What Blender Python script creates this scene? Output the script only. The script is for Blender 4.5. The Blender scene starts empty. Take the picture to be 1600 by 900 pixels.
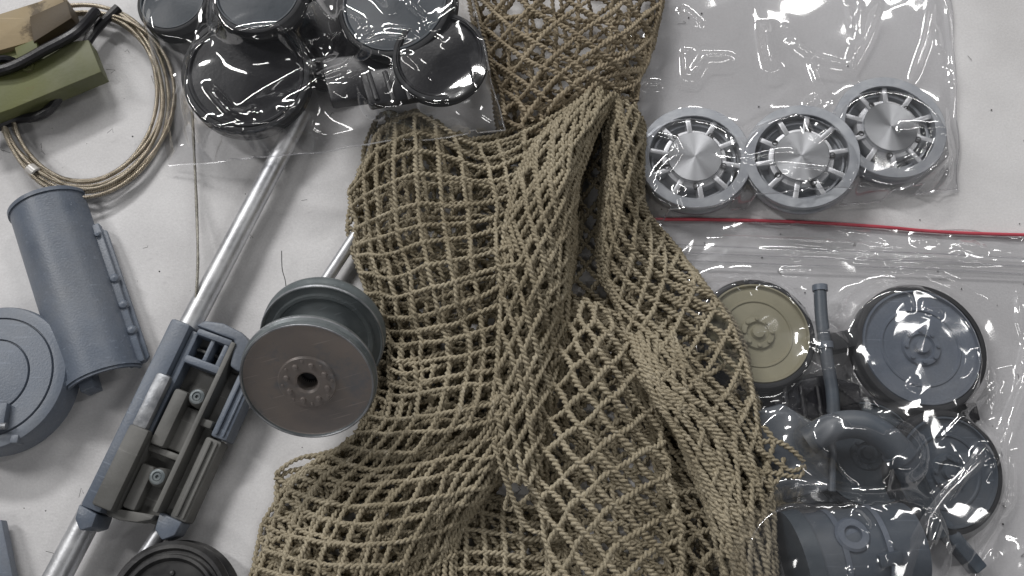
import bpy, bmesh, math, random
import numpy as np
from mathutils import Matrix, Vector, Quaternion
rnd = random.Random(7); R = math.radians; PI = math.pi
S = 0.00025                                  # metres per construction unit (1 unit = 0.25 mm)
sc = bpy.context.scene; COL = sc.collection
# ------------------------------------------------------------------ camera
TILT, HFOV = R(17), R(56)
D = 800 / math.tan(HFOV / 2)
CAM = np.array((0.0, -math.sin(TILT) * D, math.cos(TILT) * D))
cd = bpy.data.cameras.new('camera'); cam = bpy.data.objects.new('camera', cd); COL.objects.link(cam)
cam.location = CAM * S; cam.rotation_euler = (TILT, 0, 0)
cd.sensor_fit = 'HORIZONTAL'; cd.angle = HFOV; cd.clip_start = .005; cd.clip_end = 50
sc.camera = cam
# ------------------------------------------------------------------ world, lamps, exposure
w = bpy.data.worlds.new('World'); sc.world = w; w.use_nodes = True
bg = w.node_tree.nodes['Background']; bg.inputs[0].default_value = (.93, .95, 1, 1); bg.inputs[1].default_value = .04
def tube_lamp(loc, target, sx, sy, power, col=(1, .985, .965), rz=0):
    l = bpy.data.lights.new('ceiling_lamp', 'AREA'); l.shape = 'RECTANGLE'; l.size = sx; l.size_y = sy; l.energy = power; l.color = col
    o = bpy.data.objects.new('ceiling_lamp', l); COL.objects.link(o); o.location = loc
    d = Vector(target) - Vector(loc); q = d.to_track_quat('-Z', 'Y')
    o.rotation_euler = (q @ Quaternion((0, 0, 1), rz)).to_euler()
tube_lamp((-1.55, .75, 1.75), (0, 0, 0), .2, .9, 16)
tube_lamp((-.75, 1.85, 1.75), (0, 0, 0), .9, .2, 29)
tube_lamp((.75, 1.85, 1.75), (0, 0, 0), .9, .14, 9)
tube_lamp((1.75, .55, 1.75), (0, 0, 0), .14, .9, 4.5)
tube_lamp((-.7, -1.0, 1.75), (0, 0, 0), .9, .12, 3)
tube_lamp((.9, -1.0, 1.75), (0, 0, 0), .9, .12, 2.5)
sc.view_settings.view_transform = 'Standard'; sc.view_settings.look = 'None'
sc.view_settings.exposure = .1; sc.view_settings.gamma = 1; sc.view_settings.use_curve_mapping = False
sc.render.engine = 'CYCLES'; sc.cycles.use_denoising = True
sc.cycles.max_bounces = 8; sc.cycles.transparent_max_bounces = 24; sc.cycles.caustics_reflective = False
sc.cycles.caustics_refractive = False; sc.cycles.sample_clamp_indirect = 6

def P(x, y, h=0.0):
    """a point of the place, h above the table, from its position in the photograph"""
    x = np.asarray(x, float); y = np.asarray(y, float); h = np.asarray(h, float)
    ct, st = math.cos(TILT), math.sin(TILT)
    dx = x - 800; dy = st * D + ct * (450 - y); dz = -ct * D + st * (450 - y)
    t = (h - CAM[2]) / dz
    return np.stack(np.broadcast_arrays(CAM[0] + dx * t, CAM[1] + dy * t, h + 0 * t), -1)

# ------------------------------------------------------------------ materials
MATS = {}
def nodes(name):
    m = bpy.data.materials.new(name); m.use_nodes = True; MATS[name] = m
    nt = m.node_tree
    return m, nt, nt.nodes['Principled BSDF']
def N(nt, t, **kw):
    n = nt.nodes.new(t)
    for k, v in kw.items():
        if k.startswith('i_'):
            kk = k[2:]; n.inputs[int(kk) if kk.isdigit() else kk].default_value = v
        else: setattr(n, k, v)
    return n
def paint(name, c1, c2=None, rough=.5, metal=0, scale=60, bump=.15, bscale=900, spots=None, spec=.5, rvar=.12, thr=(.35, .65), coat=0, grain=.0, scratch=0.):
    m, nt, b = nodes(name); L = nt.links.new
    tc = N(nt, 'ShaderNodeTexCoord')
    n1 = N(nt, 'ShaderNodeTexNoise', i_Scale=scale, i_Detail=6, i_Roughness=.6); L(tc.outputs['Object'], n1.inputs['Vector'])
    cr = N(nt, 'ShaderNodeValToRGB'); e = cr.color_ramp.elements
    c2 = c2 or tuple(x * .8 for x in c1)
    e[0].position, e[1].position = thr; e[0].color = (*c2, 1); e[1].color = (*c1, 1); L(n1.outputs['Fac'], cr.inputs['Fac'])
    out = cr.outputs['Color']
    if spots:
        n2 = N(nt, 'ShaderNodeTexNoise', i_Scale=spots[1], i_Detail=8, i_Roughness=.7); L(tc.outputs['Object'], n2.inputs['Vector'])
        r2 = N(nt, 'ShaderNodeValToRGB'); r2.color_ramp.elements[0].position = spots[2]; r2.color_ramp.elements[1].position = spots[2] + spots[3]
        L(n2.outputs['Fac'], r2.inputs['Fac'])
        mx = N(nt, 'ShaderNodeMixRGB'); L(r2.outputs['Color'], mx.inputs[0]); L(out, mx.inputs[1]); mx.inputs[2].default_value = (*spots[0], 1); out = mx.outputs[0]
    if scratch:
        mp = N(nt, 'ShaderNodeMapping'); mp.inputs['Scale'].default_value = (40, 900, 600); mp.inputs['Rotation'].default_value = (.2, .3, .9); L(tc.outputs['Object'], mp.inputs[0])
        n5 = N(nt, 'ShaderNodeTexNoise', i_Scale=1, i_Detail=2); L(mp.outputs[0], n5.inputs['Vector'])
        r5 = N(nt, 'ShaderNodeMapRange', i_1=.66, i_2=.72, i_3=0, i_4=scratch); L(n5.outputs['Fac'], r5.inputs[0])
        x5 = N(nt, 'ShaderNodeMixRGB'); L(r5.outputs[0], x5.inputs[0]); L(out, x5.inputs[1]); x5.inputs[2].default_value = (*[min(1, q * 1.7 + .06) for q in c1], 1); out = x5.outputs[0]
        n6 = N(nt, 'ShaderNodeTexNoise', i_Scale=24, i_Detail=5, i_Roughness=.65); L(tc.outputs['Object'], n6.inputs['Vector'])
        r6 = N(nt, 'ShaderNodeMapRange', i_1=.45, i_2=.75, i_3=0, i_4=.3); L(n6.outputs['Fac'], r6.inputs[0])
        x6 = N(nt, 'ShaderNodeMixRGB'); L(r6.outputs[0], x6.inputs[0]); L(out, x6.inputs[1]); x6.inputs[2].default_value = (.3, .29, .27, 1); out = x6.outputs[0]
    if grain:
        n4 = N(nt, 'ShaderNodeTexNoise', i_Scale=1100, i_Detail=3, i_Roughness=.7); L(tc.outputs['Object'], n4.inputs['Vector'])
        m4 = N(nt, 'ShaderNodeMapRange', i_1=.3, i_2=.7, i_3=1 - grain, i_4=1 + grain); L(n4.outputs['Fac'], m4.inputs[0])
        x4 = N(nt, 'ShaderNodeVectorMath', operation='SCALE'); L(out, x4.inputs[0]); L(m4.outputs[0], x4.inputs['Scale']); out = x4.outputs[0]
    L(out, b.inputs['Base Color'])
    mr = N(nt, 'ShaderNodeMapRange', i_3=rough - rvar, i_4=rough + rvar); L(n1.outputs['Fac'], mr.inputs[0]); L(mr.outputs[0], b.inputs['Roughness'])
    b.inputs['Metallic'].default_value = metal; b.inputs['Specular IOR Level'].default_value = spec; b.inputs['Coat Weight'].default_value = coat
    n3 = N(nt, 'ShaderNodeTexNoise', i_Scale=bscale, i_Detail=4); L(tc.outputs['Object'], n3.inputs['Vector'])
    bp = N(nt, 'ShaderNodeBump', i_Strength=bump, i_Distance=.0004); L(n3.outputs['Fac'], bp.inputs['Height']); L(bp.outputs[0], b.inputs['Normal'])
    return m
paint('table', (.77, .765, .775), (.60, .592, .598), rough=.75, scale=13, bump=.3, bscale=1300, spots=((.36, .34, .33), 420, .70, .05), thr=(.32, .68), spec=.25, grain=.06)
for nm, ca, cb, cc in (('cord', (.455, .402, .298), (.30, .258, .182), (.54, .485, .378)), ('cord_brown', (.445, .378, .275), (.29, .238, .165), (.53, .465, .355))):
    paint(nm, ca, cb, rough=.9, scale=34, bump=.8, bscale=2600, spots=(cc, 210, .57, .12), spec=.12, grain=.25)
paint('blue_grey', (.15, .178, .228), (.115, .138, .178), rough=.42, scale=55, bump=.25, bscale=1300, spots=((.27, .295, .33), 330, .68, .05), grain=.08, rvar=.16, scratch=.28)
paint('blue_grey_dark', (.085, .105, .135), (.065, .082, .105), rough=.45, scale=40, bump=.12, bscale=1300, spots=((.16, .18, .2), 240, .72, .06), scratch=.28)
paint('olive_grey', (.15, .15, .145), (.105, .105, .10), rough=.55, scale=60, bump=.2, bscale=1000, spots=((.22, .21, .2), 260, .68, .08), scratch=.28)
paint('worn_metal', (.42, .43, .45), (.2, .21, .23), rough=.42, metal=.5, scale=150, bump=.3, bscale=700)
paint('rust_face', (.32, .27, .24), (.23, .21, .205), rough=.38, metal=.3, scale=28, bump=.12, bscale=1400, spots=((.15, .175, .21), 34, .5, .16), scratch=.28)
paint('gunmetal', (.19, .215, .225), (.12, .14, .15), rough=.4, metal=.25, scale=60, bump=.15, spots=((.3, .31, .33), 330, .68, .06), scratch=.28)
paint('dark_steel', (.06, .06, .062), (.03, .03, .032), rough=.42, metal=.4, scale=90, scratch=.28)
paint('aluminium', (.74, .75, .77), (.62, .63, .66), rough=.38, metal=.55, scale=90, bump=.08, bscale=1800)
paint('cast_aluminium', (.48, .50, .53), (.36, .38, .42), rough=.4, metal=.45, scale=120, bump=.15, bscale=1800)
paint('dull_aluminium', (.46, .48, .51), (.34, .36, .39), rough=.5, metal=.6, scale=120, bump=.15, bscale=1800)
paint('tube_aluminium', (.78, .79, .81), (.55, .56, .59), rough=.45, metal=.9, scale=70, bump=.15, bscale=700, rvar=.2, scratch=.3, spots=((.4, .4, .41), 200, .66, .06))
paint('cable_steel', (.58, .52, .43), (.33, .285, .22), rough=.36, metal=.85, scale=260, bump=.1)
paint('grey_cable', (.45, .43, .38), (.26, .25, .22), rough=.42, metal=.7, scale=260, bump=.1)
paint('black_plastic', (.016, .016, .02), (.01, .01, .013), rough=.36, scale=60, bump=.2)
paint('black_rubber', (.03, .031, .035), (.018, .019, .022), rough=.6, scale=70, bump=.3)
paint('navy_plastic', (.075, .092, .11), (.045, .056, .07), rough=.42, scale=50, bump=.15, spots=((.1, .11, .13), 200, .7, .08))
paint('olive_tan', (.36, .335, .235), (.28, .262, .18), rough=.55, scale=40, bump=.15, spots=((.33, .31, .22), 150, .68, .1))
paint('camo_tan', (.36, .28, .165), (.30, .23, .13), rough=.65, scale=50, bump=.2, spots=((.10, .07, .035), 22, .58, .05), scratch=.28)
paint('camo_olive', (.145, .155, .055), (.11, .122, .044), rough=.6, scale=40, bump=.2, spots=((.15, .115, .05), 20, .54, .06), scratch=.28)
paint('camo_brown', (.085, .06, .03), (.06, .042, .022), rough=.6, scale=40, bump=.2)
paint('red_zip', (.62, .085, .12), (.52, .06, .09), rough=.4, scale=50, bump=.1)
paint('clear_tie', (.6, .58, .56), (.5, .48, .46), rough=.25, scale=80)
# radially brushed hub face
m, nt, b = nodes('brushed_hub'); L = nt.links.new
b.inputs['Base Color'].default_value = (.52, .53, .55, 1); b.inputs['Metallic'].default_value = 1; b.inputs['Roughness'].default_value = .46
b.inputs['Anisotropic'].default_value = .85
tg = N(nt, 'ShaderNodeTangent', direction_type='RADIAL', axis='Z'); L(tg.outputs[0], b.inputs['Tangent'])
def film_mat(name, gain, milk, tint=(.985, .985, .99), rough=.06, bump=.0, haze=.03):
    m, nt, b = nodes(name); L = nt.links.new
    nt.nodes.remove(b)
    out = nt.nodes['Material Output']
    lw = N(nt, 'ShaderNodeLayerWeight', i_Blend=.5)
    pw = N(nt, 'ShaderNodeMath', operation='POWER', i_1=5.0); L(lw.outputs['Facing'], pw.inputs[0])
    ma = N(nt, 'ShaderNodeMath', operation='MULTIPLY_ADD', i_1=.9, i_2=gain); L(pw.outputs[0], ma.inputs[0]); ma.use_clamp = True
    tr = N(nt, 'ShaderNodeBsdfTransparent'); tr.inputs[0].default_value = (*tint, 1)
    gl = N(nt, 'ShaderNodeBsdfGlossy'); gl.inputs['Roughness'].default_value = rough; gl.inputs[0].default_value = (1, 1, 1, 1)
    tc = N(nt, 'ShaderNodeTexCoord')
    n3 = N(nt, 'ShaderNodeTexNoise', i_Scale=190, i_Detail=3, i_Roughness=.55); L(tc.outputs['Object'], n3.inputs['Vector'])
    bp = N(nt, 'ShaderNodeBump', i_Strength=bump, i_Distance=.0012); L(n3.outputs['Fac'], bp.inputs['Height']); L(bp.outputs[0], gl.inputs['Normal'])
    df = N(nt, 'ShaderNodeBsdfDiffuse'); df.inputs[0].default_value = (.85, .85, .88, 1)
    tl = N(nt, 'ShaderNodeBsdfTranslucent'); tl.inputs[0].default_value = (.85, .85, .88, 1)
    mm = N(nt, 'ShaderNodeMixShader', i_0=.5); L(df.outputs[0], mm.inputs[1]); L(tl.outputs[0], mm.inputs[2])
    m1 = N(nt, 'ShaderNodeMixShader', i_0=milk); L(tr.outputs[0], m1.inputs[1]); L(mm.outputs[0], m1.inputs[2])
    hz = N(nt, 'ShaderNodeBsdfGlossy'); hz.inputs['Roughness'].default_value = .42; hz.inputs[0].default_value = (.93, .95, 1, 1)
    m0 = N(nt, 'ShaderNodeMixShader', i_0=haze); L(m1.outputs[0], m0.inputs[1]); L(hz.outputs[0], m0.inputs[2]); m1 = m0
    m2 = N(nt, 'ShaderNodeMixShader'); L(ma.outputs[0], m2.inputs[0]); L(m1.outputs[0], m2.inputs[1]); L(gl.outputs[0], m2.inputs[2])
    L(m2.outputs[0], out.inputs['Surface'])
film_mat('film', .08, .006, rough=.08, haze=.012)
film_mat('film_soft', .13, .02, rough=.08, haze=.026)
film_mat('film_dark', .14, .004, rough=.075, haze=.009)
film_mat('film_back', .02, .01, rough=.25)
film_mat('film_seal', .22, .12, rough=.12)
film_mat('film_ribbon', .12, .10, rough=.12)

# ------------------------------------------------------------------ mesh helpers (construction units)
def link(name, V, F, mat, parent=None, M=None, smooth=True, kind=None, sharp=35):
    V = np.asarray(V, float)
    me = bpy.data.meshes.new(name)
    Fa = F if isinstance(F, np.ndarray) else None
    if Fa is not None:
        n = len(Fa); k = Fa.shape[1]
        me.vertices.add(len(V)); me.vertices.foreach_set('co', (V * S).astype(np.float32).ravel())
        me.loops.add(n * k); me.loops.foreach_set('vertex_index', Fa.astype(np.int32).ravel())
        me.polygons.add(n); me.polygons.foreach_set('loop_start', np.arange(0, n * k, k, dtype=np.int32))
        me.update(calc_edges=True)
    else:
        me.from_pydata([tuple(p) for p in V * S], [], F); me.update()
    if smooth:
        me.polygons.foreach_set('use_smooth', np.ones(len(me.polygons), bool))
        if sharp and len(V) < 60000: me.set_sharp_from_angle(angle=R(sharp))
    me.materials.append(MATS[mat])
    o = bpy.data.objects.new(name, me); COL.objects.link(o)
    if M is not None:
        M = M.copy(); M.translation = M.translation * S
    else: M = Matrix.Identity(4)
    if parent is not None:
        o.parent = parent; base = parent.matrix_basis if parent.parent is None else parent.parent.matrix_basis @ parent.matrix_basis
        o.matrix_basis = base.inverted() @ M
    else: o.matrix_basis = M
    if kind: o['kind'] = kind
    return o
def thing(name, label, cat, loc, group=None):
    o = bpy.data.objects.new(name, None); COL.objects.link(o); o.empty_display_size = .01
    o.matrix_basis = Matrix.Translation(Vector(tuple(np.asarray(loc, float) * S)))
    o['label'] = label; o['category'] = cat
    if group: o['group'] = group
    return o
def tag(o, label, cat, group=None):
    o['label'] = label; o['category'] = cat
    if group: o['group'] = group
    return o
def frame(loc, axis=(0, 0, 1), spin=0.0):
    z = Vector(tuple(axis)).normalized(); x = Vector((1, 0, 0)) if abs(z.x) < .95 else Vector((0, 1, 0))
    x = (x - z * x.dot(z)).normalized(); y = z.cross(x)
    return Matrix.Translation(Vector(tuple(loc))) @ Matrix((x, y, z)).transposed().to_4x4() @ Matrix.Rotation(spin, 4, 'Z')
def lathe(prof, n=64, cap0=False, cap1=False, ring=False):
    pr = np.array(prof, float); a = np.arange(n) * 2 * PI / n
    V = np.stack([pr[:, None, 0] * np.cos(a), pr[:, None, 0] * np.sin(a), np.broadcast_to(pr[:, None, 1], (len(pr), n))], -1).reshape(-1, 3)
    F = []; m = len(pr)
    for i in range(m if ring else m - 1):
        j = (i + 1) % m
        for k in range(n):
            l = (k + 1) % n
            F.append((i * n + k, i * n + l, j * n + l, j * n + k))
    if cap0: F.append(tuple(range(n))[::-1])
    if cap1: F.append(tuple((m - 1) * n + k for k in range(n)))
    return V, F
def bm_out(bm):
    bm.normal_update(); bm.verts.ensure_lookup_table()
    V = np.array([v.co[:] for v in bm.verts]); F = [tuple(v.index for v in f.verts) for f in bm.faces]; bm.free(); return V, F
def box(x0, x1, y0, y1, z0, z1, bev=1.5, seg=2):
    bm = bmesh.new(); bmesh.ops.create_cube(bm, size=1)
    for v in bm.verts: v.co = ((x0 + x1) / 2 + v.co.x * (x1 - x0), (y0 + y1) / 2 + v.co.y * (y1 - y0), (z0 + z1) / 2 + v.co.z * (z1 - z0))
    if bev: bmesh.ops.bevel(bm, geom=bm.edges[:], offset=bev, segments=seg, affect='EDGES', profile=.5)
    bm.verts.index_update(); return bm_out(bm)
def prism(poly, z0, z1, bev=1.5, seg=2):
    bm = bmesh.new(); vs = [bm.verts.new((x, y, z0)) for x, y in poly]; f = bm.faces.new(vs)
    r = bmesh.ops.extrude_face_region(bm, geom=[f])
    for v in r['geom']:
        if isinstance(v, bmesh.types.BMVert): v.co.z = z1
    bmesh.ops.recalc_face_normals(bm, faces=bm.faces[:])
    if bev: bmesh.ops.bevel(bm, geom=bm.edges[:], offset=bev, segments=seg, affect='EDGES', profile=.5)
    bm.verts.index_update(); return bm_out(bm)
def join(*vfs):
    V = []; F = []; o = 0
    for v, f in vfs:
        V.append(np.asarray(v, float)); F += [tuple(i + o for i in q) for q in f]; o += len(v)
    return np.concatenate(V), F
def shift(vf, x=0, y=0, z=0): return vf[0] + np.array((x, y, z)), vf[1]
def resample(p, ds):
    p = np.asarray(p, float); d = np.r_[0, np.cumsum(np.linalg.norm(np.diff(p, axis=0), axis=1))]
    n = max(2, int(d[-1] / ds) + 1); s = np.linspace(0, d[-1], n)
    return np.stack([np.interp(s, d, p[:, k]) for k in range(3)], -1)
def spline(p, per=12):
    p = np.asarray(p, float); n = len(p); out = []
    q = np.vstack([2 * p[0] - p[1], p, 2 * p[-1] - p[-2]])
    for i in range(n - 1):
        t = np.linspace(0, 1, per, endpoint=False)[:, None]; a, b, c, d = q[i:i + 4]
        out.append(.5 * (2 * b + (c - a) * t + (2 * a - 5 * b + 4 * c - d) * t * t + (3 * b - a - 3 * c + d) * t ** 3))
    return np.vstack(out + [p[-1:]])
def frames(p):
    T = np.gradient(p, axis=0); T /= np.linalg.norm(T, axis=1)[:, None] + 1e-9
    up = np.where((np.abs(T[:, 2]) > .93)[:, None], np.array((.6, .8, 0.)), np.array((0, 0, 1.)))
    n = np.cross(T, up); n /= np.linalg.norm(n, axis=1)[:, None] + 1e-9
    return T, n, np.cross(n, T)
def sweep(p, r, k=10, caps=True):
    p = np.asarray(p, float); T, n, b = frames(p); a = np.arange(k) * 2 * PI / k
    r = np.broadcast_to(np.asarray(r, float), (len(p),))
    V = (p[:, None] + r[:, None, None] * (np.cos(a)[None, :, None] * n[:, None] + np.sin(a)[None, :, None] * b[:, None])).reshape(-1, 3)
    i = np.arange(len(p) - 1)[:, None] * k; j = np.arange(k)[None]; l = (j + 1) % k
    F = np.stack([i + j, i + l, i + l + k, i + j + k], -1).reshape(-1, 4)
    F = [tuple(q) for q in F.tolist()]
    if caps: F += [tuple(range(k))[::-1], tuple((len(p) - 1) * k + x for x in range(k))]
    return V, F
class Cords:
    """plied cords collected into one mesh"""
    def __init__(s): s.V = []; s.F = []; s.o = 0
    def add(s, p, rp=1.85, rt=2.4, pitch=16., ds=2.7, ply=2, k=6, phase=None, knots=None):
        if knots is not None:
            d0 = np.r_[0, np.cumsum(np.linalg.norm(np.diff(np.asarray(p), axis=0), axis=1))]
        p = resample(p, ds); n = len(p)
        if n < 3: return
        T, nn, bb = frames(p); st = np.arange(n) * ds; ph = rnd.random() * 6.28 if phase is None else phase
        a = np.arange(k) * 2 * PI / k
        sc_ = 1 + .10 * np.sin(st / 23. + ph * 3) + .06 * np.sin(st / 9. + ph)
        if knots is not None:
            kn = np.interp(np.linspace(0, d0[-1], n), d0, knots); dk = np.abs(kn - np.round(kn)); sc_ = sc_ + .3 * np.exp(-(dk / .1) ** 2)
        for q in range(ply):
            f = 2 * PI * st / pitch + 2 * PI * q / ply + ph
            c = p + (rp * sc_)[:, None] * (np.cos(f)[:, None] * nn + np.sin(f)[:, None] * bb)
            V = (c[:, None] + (rt * sc_)[:, None, None] * (np.cos(a)[None, :, None] * nn[:, None] + np.sin(a)[None, :, None] * bb[:, None])).reshape(-1, 3)
            i = np.arange(n - 1)[:, None] * k; j = np.arange(k)[None]; l = (j + 1) % k
            s.F.append(np.stack([i + j, i + l, i + l + k, i + j + k], -1).reshape(-1, 4) + s.o); s.V.append(V); s.o += len(V)
    def fuzz(s, p, rate=.3, ln=6.5, w=.32, rad=4.5):
        p = resample(p, 2.); n = int(len(p) * 2 * rate)
        if n < 1 or len(p) < 3: return
        idx = np.array([rnd.randrange(len(p) - 1) for _ in range(n)]); T = np.gradient(p, axis=0)[idx]
        d = np.array([[rnd.gauss(0, 1) for _ in range(3)] for _ in range(n)]); d /= np.linalg.norm(d, axis=1)[:, None]
        c = p[idx] + d * rad * .7; e = c + (d + .5 * T) * np.array([rnd.uniform(.3, 1) for _ in range(n)])[:, None] * ln
        sd = np.cross(d, T); sd /= np.linalg.norm(sd, axis=1)[:, None] + 1e-9
        V = np.stack([c - sd * w, c + sd * w, e + sd * w * .4, e - sd * w * .4], 1).reshape(-1, 3)
        s.F.append(np.arange(n * 4).reshape(n, 4) + s.o); s.V.append(V); s.o += len(V)
    def build(s, name, mat, parent=None, kind=None):
        return link(name, np.concatenate(s.V), np.concatenate(s.F), mat, parent, kind=kind, sharp=0)
# smooth 2D noise
def vnoise(x, y, seed=0):
    x = np.asarray(x, float); y = np.asarray(y, float)
    xi = np.floor(x).astype(np.int64); yi = np.floor(y).astype(np.int64); fx = x - xi; fy = y - yi
    def h(a, b):
        v = (a * 374761393 + b * 668265263 + seed * 1442695041) & 0x7fffffff
        v = ((v ^ (v >> 13)) * 1274126177) & 0x7fffffff
        return ((v ^ (v >> 16)) & 0xffff) / 32767.5 - 1
    sx = fx ** 3 * (fx * (fx * 6 - 15) + 10); sy = fy ** 3 * (fy * (fy * 6 - 15) + 10)
    a = h(xi, yi) * (1 - sx) + h(xi + 1, yi) * sx; b = h(xi, yi + 1) * (1 - sx) + h(xi + 1, yi + 1) * sx
    return a * (1 - sy) + b * sy

# ------------------------------------------------------------------ the table
gx = np.r_[-4000, -2200, np.linspace(-1300, 1300, 131), 2200, 4000]; gy = np.r_[-4000, -1800, np.linspace(-900, 1000, 96), 1900, 4000]
X, Y = np.meshgrid(gx, gy)
amp = np.clip((-X - 60) / 260, 0, 1) * (np.abs(X) < 1290) * (np.abs(Y) < 900)
Z = amp * (8.0 * vnoise(X / 190, Y / 160, 3) + 3.2 * vnoise(X / 80 + Y / 300, Y / 90, 4)) - 11 * amp
ny, nx = X.shape; i = np.arange(ny - 1)[:, None] * nx; j = np.arange(nx - 1)[None]
F = np.stack([i + j, i + j + 1, i + j + 1 + nx, i + j + nx], -1).reshape(-1, 4)
o = link('table_top', np.stack([X, Y, Z], -1).reshape(-1, 3), F, 'table', kind='structure', sharp=0)
o['label'] = 'pale grey speckled table top under all the parts'

VV = []; FF = []; oo = 0
for q in range(170):
    x, y = rnd.uniform(-40, 1640), rnd.uniform(-30, 930); b0 = P(x, y, 0); zt = 1.2
    if b0[0] < -60: zt = 1.0
    if q % 3 == 0:
        v, f = sweep(np.array([b0 + (0, 0, zt), b0 + (rnd.uniform(-9, 9), rnd.uniform(-9, 9), zt + 1), b0 + (rnd.uniform(-12, 12), rnd.uniform(-12, 12), zt)]), .35, 4)
    else:
        v, f = lathe([(0, 1.4), (.8, 1), (1.1, 0), (.6, -.8)], 6); v = v * rnd.uniform(.5, 1.6) + b0 + (0, 0, zt)
    VV.append(v); FF += [tuple(k + oo for k in g) for g in f]; oo += len(v)
o = link('table_lint', np.concatenate(VV), FF, 'dark_steel', kind='stuff'); o['label'] = 'specks and short fibres of lint scattered over the table'; o['category'] = 'lint'
# ------------------------------------------------------------------ the net
def surf(ctrl):
    C = np.array(ctrl, float); r, c, _ = C.shape
    C = np.concatenate([2 * C[:1] - C[1:2], C, 2 * C[-1:] - C[-2:-1]], 0)
    C = np.concatenate([2 * C[:, :1] - C[:, 1:2], C, 2 * C[:, -1:] - C[:, -2:-1]], 1)
    def cr(t): return np.stack([-.5 * t + t * t - .5 * t ** 3, 1 - 2.5 * t * t + 1.5 * t ** 3, .5 * t + 2 * t * t - 1.5 * t ** 3, -.5 * t * t + .5 * t ** 3], -1)
    def f(u, v):
        u = np.clip(u, 0, 1) * (c - 1); v = np.clip(v, 0, 1) * (r - 1)
        iu = np.minimum(u.astype(int), c - 2); iv = np.minimum(v.astype(int), r - 2)
        wu = cr(u - iu); wv = cr(v - iv); out = 0
        for a in range(4):
            for b in range(4): out = out + (wv[:, a] * wu[:, b])[:, None] * C[iv + a, iu + b]
        return out
    return f
def layer(cords, ctrl, nu, nv, mode='sq', wob=5., hs=1., h0=0., seed=1, hn=5., rp=1.85, rt=2.4, fuzz=True, drop=0., weave=1.3, nsc=1.0, minh=5., zig=0., jit=.09, fold=0., edge=True):
    f = surf(ctrl); lines = []; m = 240
    t = np.linspace(0, 1, m)
    if mode == 'sq':
        for k in range(int(nu) + 1): lines.append((np.full(m, np.clip((k + rnd.gauss(0, jit) * (0 < k < nu)) / nu, 0, 1)), t, 0, t * nv))
        for k in range(int(nv) + 1 if nv else 0): lines.append((t, np.full(m, np.clip((k + rnd.gauss(0, jit)) / nv, 0, 1)), 1, t * nu))
    else:
        K = int(nu + nv) + 1
        for k in range(-K, K + 1):
            for sg in (1, -1):
                c = k + .5 + rnd.gauss(0, jit)                                  # u*nu + sg*v*nv = c
                v = t; u = (c - sg * v * nv) / nu; ok = (u >= 0) & (u <= 1)
                if ok.sum() < 4: continue
                lines.append((u[ok], v[ok], 0 if sg > 0 else 1, v[ok] * nv * 2))
    if mode != 'sq' and edge:
        lines += [(np.full(m, .004), t, 0, t * nv * 2), (np.full(m, .996), t, 1, t * nv * 2)]
    for u, v, fam, s in lines:
        if drop and rnd.random() < drop: continue
        q = f(u, v)
        a, b = u * nu * nsc, v * nv * nsc
        dx = wob * (vnoise(a / 2.3, b / 2.3, seed) + .28 * vnoise(a / .9, b / .9, seed + 5)); dy = wob * (vnoise(a / 2.3, b / 2.3, seed + 1) + .28 * vnoise(a / .9, b / .9, seed + 6))
        h = h0 + hs * q[:, 2] + hn * vnoise(a / 1.7, b / 1.7, seed + 2) + fold * vnoise(a / 3.6 + b / 9, b / 2.6, seed + 9) + weave * np.cos(PI * s) * (1 if fam else -1)
        if zig: dx = dx + zig * np.sin(PI * s) * (1 if fam else -1)
        p = P(q[:, 0] + dx, q[:, 1] + dy, np.maximum(h, minh))
        cords.add(p, rp, rt, knots=s + (.5 if mode != 'sq' else 0))
        if fuzz: cords.fuzz(p)
A = [[(562,262,30),(598,205,55),(645,178,75),(700,203,85),(762,222,70),(832,196,85),(890,165,95),(938,142,90)],
 [(552,300,40),(592,262,70),(645,238,95),(705,248,105),(770,262,90),(838,232,105),(892,205,115),(936,170,95)],
 [(552,345,40),(592,330,80),(648,310,108),(712,312,115),(775,305,105),(838,285,118),(888,250,122),(925,205,95)],
 [(556,400,35),(598,392,80),(655,378,112),(718,370,118),(778,355,112),(836,335,125),(885,305,125),(905,265,90)],
 [(572,452,25),(612,450,75),(668,440,110),(726,428,116),(784,410,114),(838,390,128),(880,365,122),(898,330,85)],
 [(590,500,30),(628,505,75),(680,500,105),(735,486,112),(790,468,114),(840,450,125),(876,432,115),(893,400,80)],
 [(588,548,40),(632,556,75),(690,548,95),(745,535,102),(795,520,112),(838,505,120),(868,490,105),(885,465,70)],
 [(585,600,30),(630,608,65),(688,600,88),(742,588,98),(790,575,110),(828,565,112),(852,552,95),(868,535,60)],
 [(570,660,20),(620,662,55),(672,655,82),(725,645,95),(772,635,105),(806,626,105),(830,618,85),(845,605,55)],
 [(530,705,15),(580,712,50),(635,712,75),(690,705,90),(740,697,98),(780,690,95),(806,684,75),(820,675,50)],
 [(465,740,12),(525,762,45),(585,768,68),(645,764,82),(700,755,85),(745,742,78),(775,735,62),(795,728,45)],
 [(430,800,8),(490,822,38),(550,832,55),(612,828,66),(665,815,66),(705,800,58),(735,785,48),(760,775,38)],
 [(412,860,8),(470,880,35),(530,890,50),(590,890,56),(640,878,52),(675,862,45),(700,850,36),(715,845,28)],
 [(395,930,8),(455,945,30),(515,955,42),(575,955,45),(622,945,42),(660,930,36),(690,915,30),(712,905,22)]]
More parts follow.
